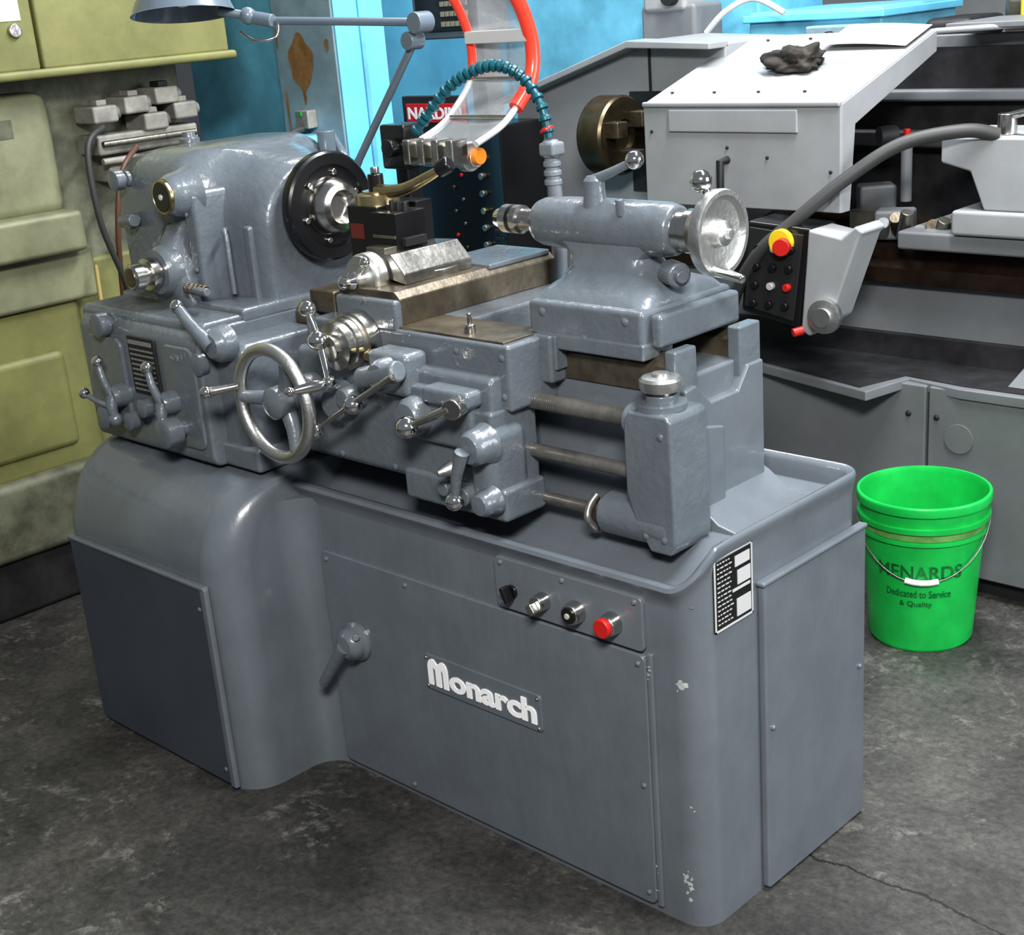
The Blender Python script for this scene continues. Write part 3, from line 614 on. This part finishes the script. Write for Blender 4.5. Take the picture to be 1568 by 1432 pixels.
# hood
H=[(1.895,1.25),(1.895,1.594),(2.50,1.775),(2.50,1.745),(1.93,1.575),(1.93,1.25)]
prism("sliding_hood",H,'x',-1.615,-.825,LG,bev=.004)
prism("hood_side_r",[(1.90,1.25),(1.90,1.59),(2.50,1.77),(2.50,1.70),(1.98,1.52),(1.95,1.25)],'x',-.840,-.822,LG,bev=.003)
prism("hood_side_l",[(1.90,1.25),(1.90,1.59),(2.50,1.77),(2.50,1.25)],'x',-1.617,-1.60,LG2,bev=.003)
box("hood_label_recess",-1.50,-.98,1.885,1.897,1.50,1.575,LG,.005)
box("hood_fold",-1.615,-.825,1.885,1.91,1.582,1.60,LG,.006)
tube("hood_pull",[(-1.26,1.893,1.41),(-1.26,1.85,1.41),(-1.26,1.85,1.29),(-1.26,1.893,1.29)],.013,BLACKM,sm=False)
screws([(-1.58,1.893,1.50),(-1.10,1.893,1.42),(-.86,1.893,1.38),(-.86,1.893,1.30),(-1.26,1.893,1.45)],(0,-1,0),BLACKM,.006)
for i in range(8):
    x=-1.55+i*.09; y=2.44 if i%2 else 1.98; zz=1.594+(y-1.895)*.30+.002
    cyl("hood_rivet_%d"%i,(x,y,zz),(x,y,zz+.004),.006,BLACKM)
# bg carriage and cross slide
box("bg_saddle",-.75,.2,2.12,2.64,1.10,1.16,LG2,.01); box("bg_slide_base",-.55,.1,2.10,2.5,1.16,1.24,LG,.012)
prism("bg_slide",[(-.60,1.385),(-.60,1.465),(.1,1.465),(.1,1.385),(.0,1.30),(-.2,1.24),(-.45,1.24),(-.50,1.36)],'y',2.12,2.45,LG,bev=.008)
cyl("bg_slide_post",(-.42,2.2,1.465),(-.42,2.2,1.53),.03,STEEL); tube("bg_slide_handle",[(-.42,2.2,1.52),(-.3,2.15,1.545),(-.15,2.1,1.55)],.012,STEEL)
for i,(x,y,z) in enumerate(((-.98,2.35,1.14),(-.86,2.3,1.15),(-1.05,2.5,1.2))): box("tool_clutter_%d"%i,x-.06,x+.07,y-.05,y+.05,z-.05,z+.05,LG2 if i else SLIDE,.012,rot=('Z',20*i))
for i in range(9):
    x=-.92+i*.045; cyl("clutter_bolt_%d"%i,(x,2.22+.03*(i%3),1.12),(x+.03,2.20,1.15+.02*(i%4)),.022,[SLIDE,LG2,WORN][i%3])
cyl("bg_valve",(-.90,2.45,1.2),(-.90,2.45,1.42),.02,LG2); cyl("bg_valve_knob",(-.93,2.43,1.43),(-.97,2.38,1.43),.035,BLACKM); cyl("bg_valve_pin",(-.90,2.45,1.42),(-.90,2.45,1.45),.012,RED)
# cable
tube("flex_conduit",[(-1.20,1.85,.80),(-1.17,1.78,.95),(-1.05,1.76,1.13),(-.93,1.80,1.24),(-.80,1.88,1.36),(-.66,1.98,1.46),(-.50,2.08,1.49),(-.42,2.14,1.47)],.022,RUB)
# control pod
prism("control_pod",[(-1.13,.93),(-.90,.89),(-.855,1.22),(-1.10,1.235)],'y',1.77,1.93,BLACK,bev=.012)
prism("pod_cheek",[(-.89,.89),(-.86,.87),(-.78,.93),(-.68,1.20),(-.66,1.22),(-.69,1.24),(-.74,1.20),(-.86,1.22)],'y',1.76,1.90,LG,bev=.01)
prism("pod_face",[(-1.11,.95),(-.92,.915),(-.88,1.20),(-1.085,1.215)],'y',1.762,1.772,BLACKM,bev=.003)
for r in range(4):
    for c in range(3):
        x=-1.07+c*.062+r*.008; z=.965+r*.062
        cyl("pod_button_%d_%d"%(r,c),(x,1.765,z),(x,1.745,z),.013,(RED if (r+c)==3 and r==1 else SILV if (r*c)%2 else BLACK))
cyl("estop_base",(-.955,1.765,1.175),(-.955,1.74,1.175),.042,YEL); cyl("estop",(-.940,1.74,1.165),(-.930,1.71,1.165),.028,RED)
rev("pod_handwheel",(-.79,1.765,.95),(.1,-1,0),[(0,.05),(.02,.058),(.035,.055),(.04,.03),(.05,.03),(.05,0)],ALU); cyl("pod_grip",(-.86,1.73,.90),(-.88,1.70,.895),.014,RED)
# black headstock cabinet with sign
box("gear_cabinet",-3.0,-2.45,2.02,2.28,.70,1.50,BLACK,.01)
box("sign_plate",-2.98,-2.62,1.985,2.02,1.44,1.62,BLACKM,.004); box("sign_red",-2.95,-2.60,1.978,1.986,1.515,1.59,REDS,.001)
text("sign_lettering","NARDINI",lambda u,v,w:(-2.940+u,1.9775-w,1.528+v),WHITE,.32,.048,bold=.03,depth=.001)
for i in range(7): cyl("cab_knob_%d"%i,(-2.56,2.02,.95+i*.07),(-2.56,1.995,.95+i*.07),.014,(SLIDE if i%3 else BRASS))
for i in range(10): cyl("cab_button_%d"%i,(-2.74+.05*(i%2),2.02,.95+i*.05),(-2.74+.05*(i%2),2.01,.95+i*.05),.008,[SLIDE,WORN,RED,SLIDE,WORN][i%5])
for i in range(6): box("cab_vent_%d"%i,-2.52,-2.47,2.012,2.02,.92+i*.03,.935+i*.03,BLACKM,.002)
# ================================================================ CLOTH + PAPER on hood
root("shop_rag")
bm=bmesh.new(); bmesh.ops.create_icosphere(bm,subdivisions=5,radius=1)
for v in bm.verts:
    n=noise.noise(v.co*1.6)*.5+noise.noise(v.co*3.4)*.22+abs(noise.noise(v.co*8))*.10
    v.co=Vector((v.co.x*.105*(1+n),v.co.y*.065*(1+n),max(-.016,v.co.z*.048*(1+1.3*n))))
bm.transform(Matrix.Translation((-1.165,2.18,1.704))@Matrix.Rotation(.28,4,'X')); from_bm("cloth",bm,RAG,sharp=180,wn=False)
root("paper_sheet")
rings=[[(x,y,1.594+(y-1.895)*.30+.012+.012*math.sin((x+1.3)*7)) for x in [-1.16+i*.032 for i in range(11)]] for y in (2.32,2.41,2.50)]
loft("sheet",rings,PAPER,cap=False,closed=False,wn=False)
# ================================================================ OLIVE MACHINE (left)
root("green_milling_machine")
def F(nm,y0,y1,z0,z1,x1,m,bev=.012,x0=-3.8): return box(nm,x0,x1,y0,y1,z0,z1,m,bev)
F("upper_cabinet_a",-1.2,.345,1.87,3.0,-2.90,OLIVE); F("upper_cabinet_b",.355,1.10,1.87,3.0,-2.90,OLIVE)
F("cabinet_sill",-1.2,1.12,1.845,1.875,-2.88,OLIVE)
F("column",-1.2,.42,1.38,1.80,-3.02,OLIVE2,.05); F("column_neck",-1.2,1.02,1.0,1.87,-3.14,OLIVED)
F("table_ledge",-1.2,.42,1.26,1.40,-2.93,OLIVE2,.02); F("table_front",-1.2,.47,1.08,1.27,-3.0,OLIVE2,.02)
F("body_panel",-1.2,.40,.48,1.09,-3.03,OLIVE,.03); F("body_panel_inset",-1.0,.30,.56,.92,-3.015,OLIVE,.03)
F("lower_body",-1.2,.9,.2,1.2,-3.12,OLIVE,.02)
F("base_beam",-1.2,1.0,.22,.50,-2.98,OLIVED,.03); F("base_foot",-1.2,1.05,0,.23,-3.02,DG,.02)
VG=mat("valve_gray",(.30,.29,.26),.5,.1,var=.3,vscale=9)
F("valve_manifold",.56,.98,1.56,1.63,-3.0,VG,.01,-3.2); F("valve_manifold_b",.60,.92,1.46,1.52,-3.02,VG,.01,-3.2)
for i,(y,z) in enumerate(((.60,1.70),(.73,1.72),(.86,1.74),(.80,1.655),(.93,1.68))):
    box("valve_body_%d"%i,-3.12,-2.98,y-.05,y+.05,z-.03,z+.03,VG,.010); cyl("valve_coil_%d"%i,(-3.04,y+.05,z),(-3.04,y+.085,z),.022,VG); box("valve_plug_%d"%i,-3.06,-3.0,y-.02,y+.02,z+.03,z+.05,BLACKM if i==2 else VG,.004)
cyl("manifold_pipe",(-2.97,.56,1.60),(-2.97,.95,1.60),.012,SLIDE); cyl("manifold_pipe_b",(-2.99,.56,1.54),(-2.99,.95,1.54),.012,VG)
tube("oil_hose_a",[(-2.95,.56,1.66),(-2.9,.46,1.6),(-2.9,.46,1.35),(-2.95,.55,1.1),(-3.0,.6,.9)],.011,RUB)
tube("oil_hose_b",[(-2.95,.68,1.58),(-2.88,.56,1.5),(-2.9,.52,1.3),(-3,.55,1.0)],.010,mat("brown_hose",(.12,.06,.04),.5))
tube("oil_hose_c",[(-2.95,.80,1.52),(-2.88,.66,1.46),(-2.9,.58,1.3),(-3,.6,1.0)],.008,STEEL)
tube("air_hose",[(-2.95,.44,1.2),(-2.92,.42,1.0),(-2.92,.44,.8),(-2.98,.46,.6)],.008,mat("tan_hose",(.35,.27,.1),.5))
cyl("cabinet_lock",(-2.90,.27,2.0),(-2.885,.27,2.0),.022,STEEL)
box("notice_sheet",-2.902,-2.897,.12,.30,2.03,2.2,PAPER,0); box("small_label",-3.022,-3.016,.10,.26,1.66,1.72,OLIVED,0)
# ================================================================ BLUE MACHINE
root("blue_milling_machine")
box("left_body",-3.95,-3.16,1.62,1.98,0,2.4,BLUEP,.01); box("column",-3.16,-2.785,1.50,1.75,0,2.4,PALE,.008)
box("column_side_lit",-2.786,-2.775,1.505,1.75,0,2.4,BLUEB,.003); box("column_flange",-2.775,-2.765,1.62,1.64,0,2.4,BLUEP,.002)  # thin plate; brightness of the lit column side is put into its colour
box("switch_box",-3.22,-2.86,1.36,1.50,1.15,1.53,BLUEP,.02); box("switch",-3.02,-2.94,1.45,1.50,1.55,1.62,VG,.006); box("switch_green",-2.99,-2.975,1.445,1.455,1.60,1.615,GREEN,0)
tube("switch_cable",[(-2.98,1.45,1.55),(-2.97,1.38,1.53),(-2.9,1.34,1.45),(-2.86,1.36,1.3)],.014,RUB)
bm=bmesh.new(); vs=[bm.verts.new((-3.0+.075*math.cos(t*.175)*(1+.10*math.sin(t*.9)),1.497,1.80+.10*math.sin(t*.175)*(1+.12*math.cos(t*.7)))) for t in range(36)]; bm.faces.new(vs); from_bm("rust_patch",bm,RUST)
for i,(x,z,w,h) in enumerate(((-3.12,1.60,.008,.09),(-3.0,1.68,.010,.05),(-2.83,1.86,.012,.03),(-3.14,1.9,.006,.05))):
    bm=bmesh.new(); vs=[bm.verts.new((x+w*math.cos(t*.524)*random.uniform(.7,1.2),1.4975,z+h*math.sin(t*.524)*random.uniform(.7,1.2))) for t in range(12)]; bm.faces.new(vs); from_bm("rust_streak_%d"%i,bm,RUST)
# ================================================================ READOUT + CABINETS at back
root("control_console")
box("console_case",-3.12,-2.72,2.22,2.40,1.83,2.15,LG2,.01); box("console_face",-3.09,-2.75,2.21,2.222,1.86,2.12,DG,.004)
CK=mat("cream_keys",(.3,.27,.19),.5)
for r in range(5):
    for c in range(6): box("key_%d_%d"%(r,c),-2.93+c*.028,-2.911+c*.028,2.203,2.212,1.88+r*.04,1.90+r*.04,CK,0)
box("console_stand",-2.98,-2.88,2.4,2.5,0,2.0,LG2,.01)
root("blue_machine_cabinet")
box("cab_a",-4.6,-2.35,3.0,3.7,0,2.6,BLUEB,.01); box("cab_door",-3.3,-2.45,2.98,3.0,.3,2.5,BLUEP,.01)
box("cab_b",-2.33,-1.95,3.1,3.6,0,1.98,BLUEP,.01); box("cab_c",-1.93,-1.32,3.0,3.6,0,1.84,BLUEP,.01); box("cab_c_lid",-1.95,-1.30,2.98,3.62,1.80,1.83,BLUEB,.005)
box("cab_c_box",-1.62,-1.40,2.93,3.0,1.70,1.78,PALE,.01); cyl("cab_c_knob",(-1.5,2.93,1.74),(-1.5,2.90,1.74),.02,BLACKM)
root("spindle_motor")
box("motor_body",-2.30,-2.02,2.75,2.95,0,1.90,LG2,.02); box("motor_top",-2.28,-2.06,2.74,2.9,1.87,1.99,LG,.02); cyl("motor_knob",(-2.12,2.74,1.93),(-2.12,2.70,1.93),.035,BLACKM)
tube("motor_hose",[(-2.0,2.8,1.78),(-1.9,2.8,1.86),(-1.78,2.82,1.90),(-1.66,2.85,1.84)],.012,WHITE)
root("grinding_machine")
box("g_base",-1.25,1.6,3.2,4.2,0,1.6,DG,.02); box("g_table",-1.2,1.6,3.1,3.3,1.6,1.7,LG2,.02)
for i in range(9): box("g_part_%d"%i,-1.2+i*.3,-1.0+i*.3,3.1+.04*(i%3),3.4,1.7,1.78+.07*((i*5)%4),[DG,SLIDE,OLIVED,BLACKM,LG2][i%5],.03)
cyl("g_yellow",(-.75,3.05,1.74),(-.75,3.05,1.9),.035,YEL)
# ================================================================ ROOM
def plain(name,x0,x1,y0,y1,z0,z1,m):
    global CUR
    CUR=None
    bm=bmesh.new(); bmesh.ops.create_cube(bm,size=1,matrix=Matrix.Translation(((x0+x1)/2*K,(y0+y1)/2*K,(z0+z1)/2*K))@Matrix.Diagonal(((x1-x0)*K,(y1-y0)*K,(z1-z0)*K,1)))
    return from_bm(name,bm,m,wn=False)
plain("floor",-8,7,-6,6,-.12,0,FLOOR)
WALL=mat("dingy_wall",(.25,.26,.26),.8,var=.15,vscale=1)
plain("wall_back",-8,7,6,6.15,0,5,WALL); plain("wall_left",-8.15,-8,-6,6.15,0,5,WALL)
# ================================================================ CAMERA
R=((.72172,.68771,-.07542),(.18351,-.29569,-.93759),(-.66682,.66301,-.33981))
r=Vector(R[0]).normalized(); f=Vector(R[2]).normalized(); dn=f.cross(r).normalized(); r=dn.cross(f).normalized()
cd=bpy.data.cameras.new("camera"); co=bpy.data.objects.new("camera",cd); COL.objects.link(co)
up=-dn; bk=-f; C=Vector((1.5888,-2.0708,2.0))*K
co.matrix_world=Matrix(((r.x,up.x,bk.x,C.x),(r.y,up.y,bk.y,C.y),(r.z,up.z,bk.z,C.z),(0,0,0,1)))
cd.sensor_fit='HORIZONTAL'; cd.sensor_width=36; cd.lens=2732.8/1999*36; cd.shift_y=(972.2-913)/1999; cd.shift_x=-(1007.7-999.5)/1999
sc.camera=co
# ================================================================ LIGHTS
def area(name,loc,target,sx,sy,e,col=(1,1,1)):
    l=bpy.data.lights.new(name,'AREA'); l.shape='RECTANGLE'; l.size=sx; l.size_y=sy; l.energy=e; l.color=col
    o=bpy.data.objects.new(name,l); COL.objects.link(o); o.location=loc
    o.rotation_euler=(Vector(target)-Vector(loc)).to_track_quat('-Z','Y').to_euler(); return o
area("front_fill_light",(1.5,-1.9,2.7),(-.2,.1,.45),.8,.4,125,(1,.98,.95))  # added fill from the camera side, not a ceiling fixture
area("ceiling_light_mid",(.1,.9,3.3),(-.2,.5,0),2.0,.25,120,(.95,.98,1))
area("background_fill_light",(-1.5,1.5,3.4),(-1.6,1.9,.8),2.0,.3,62,(1,1,1))  # unseen overhead light added to brighten the background machines
area("side_window_light",(3.6,1.6,2.0),(-.5,.8,.6),2.0,1.8,105,(.93,.97,1))  # added area light standing for an unseen window on the right
w=bpy.data.worlds.new("world"); sc.world=w; w.use_nodes=True
w.node_tree.nodes['Background'].inputs[0].default_value=(.78,.87,1,1); w.node_tree.nodes['Background'].inputs[1].default_value=.19
sc.view_settings.view_transform='Standard'
try: sc.view_settings.look='Medium High Contrast'
except Exception as e: print(e)
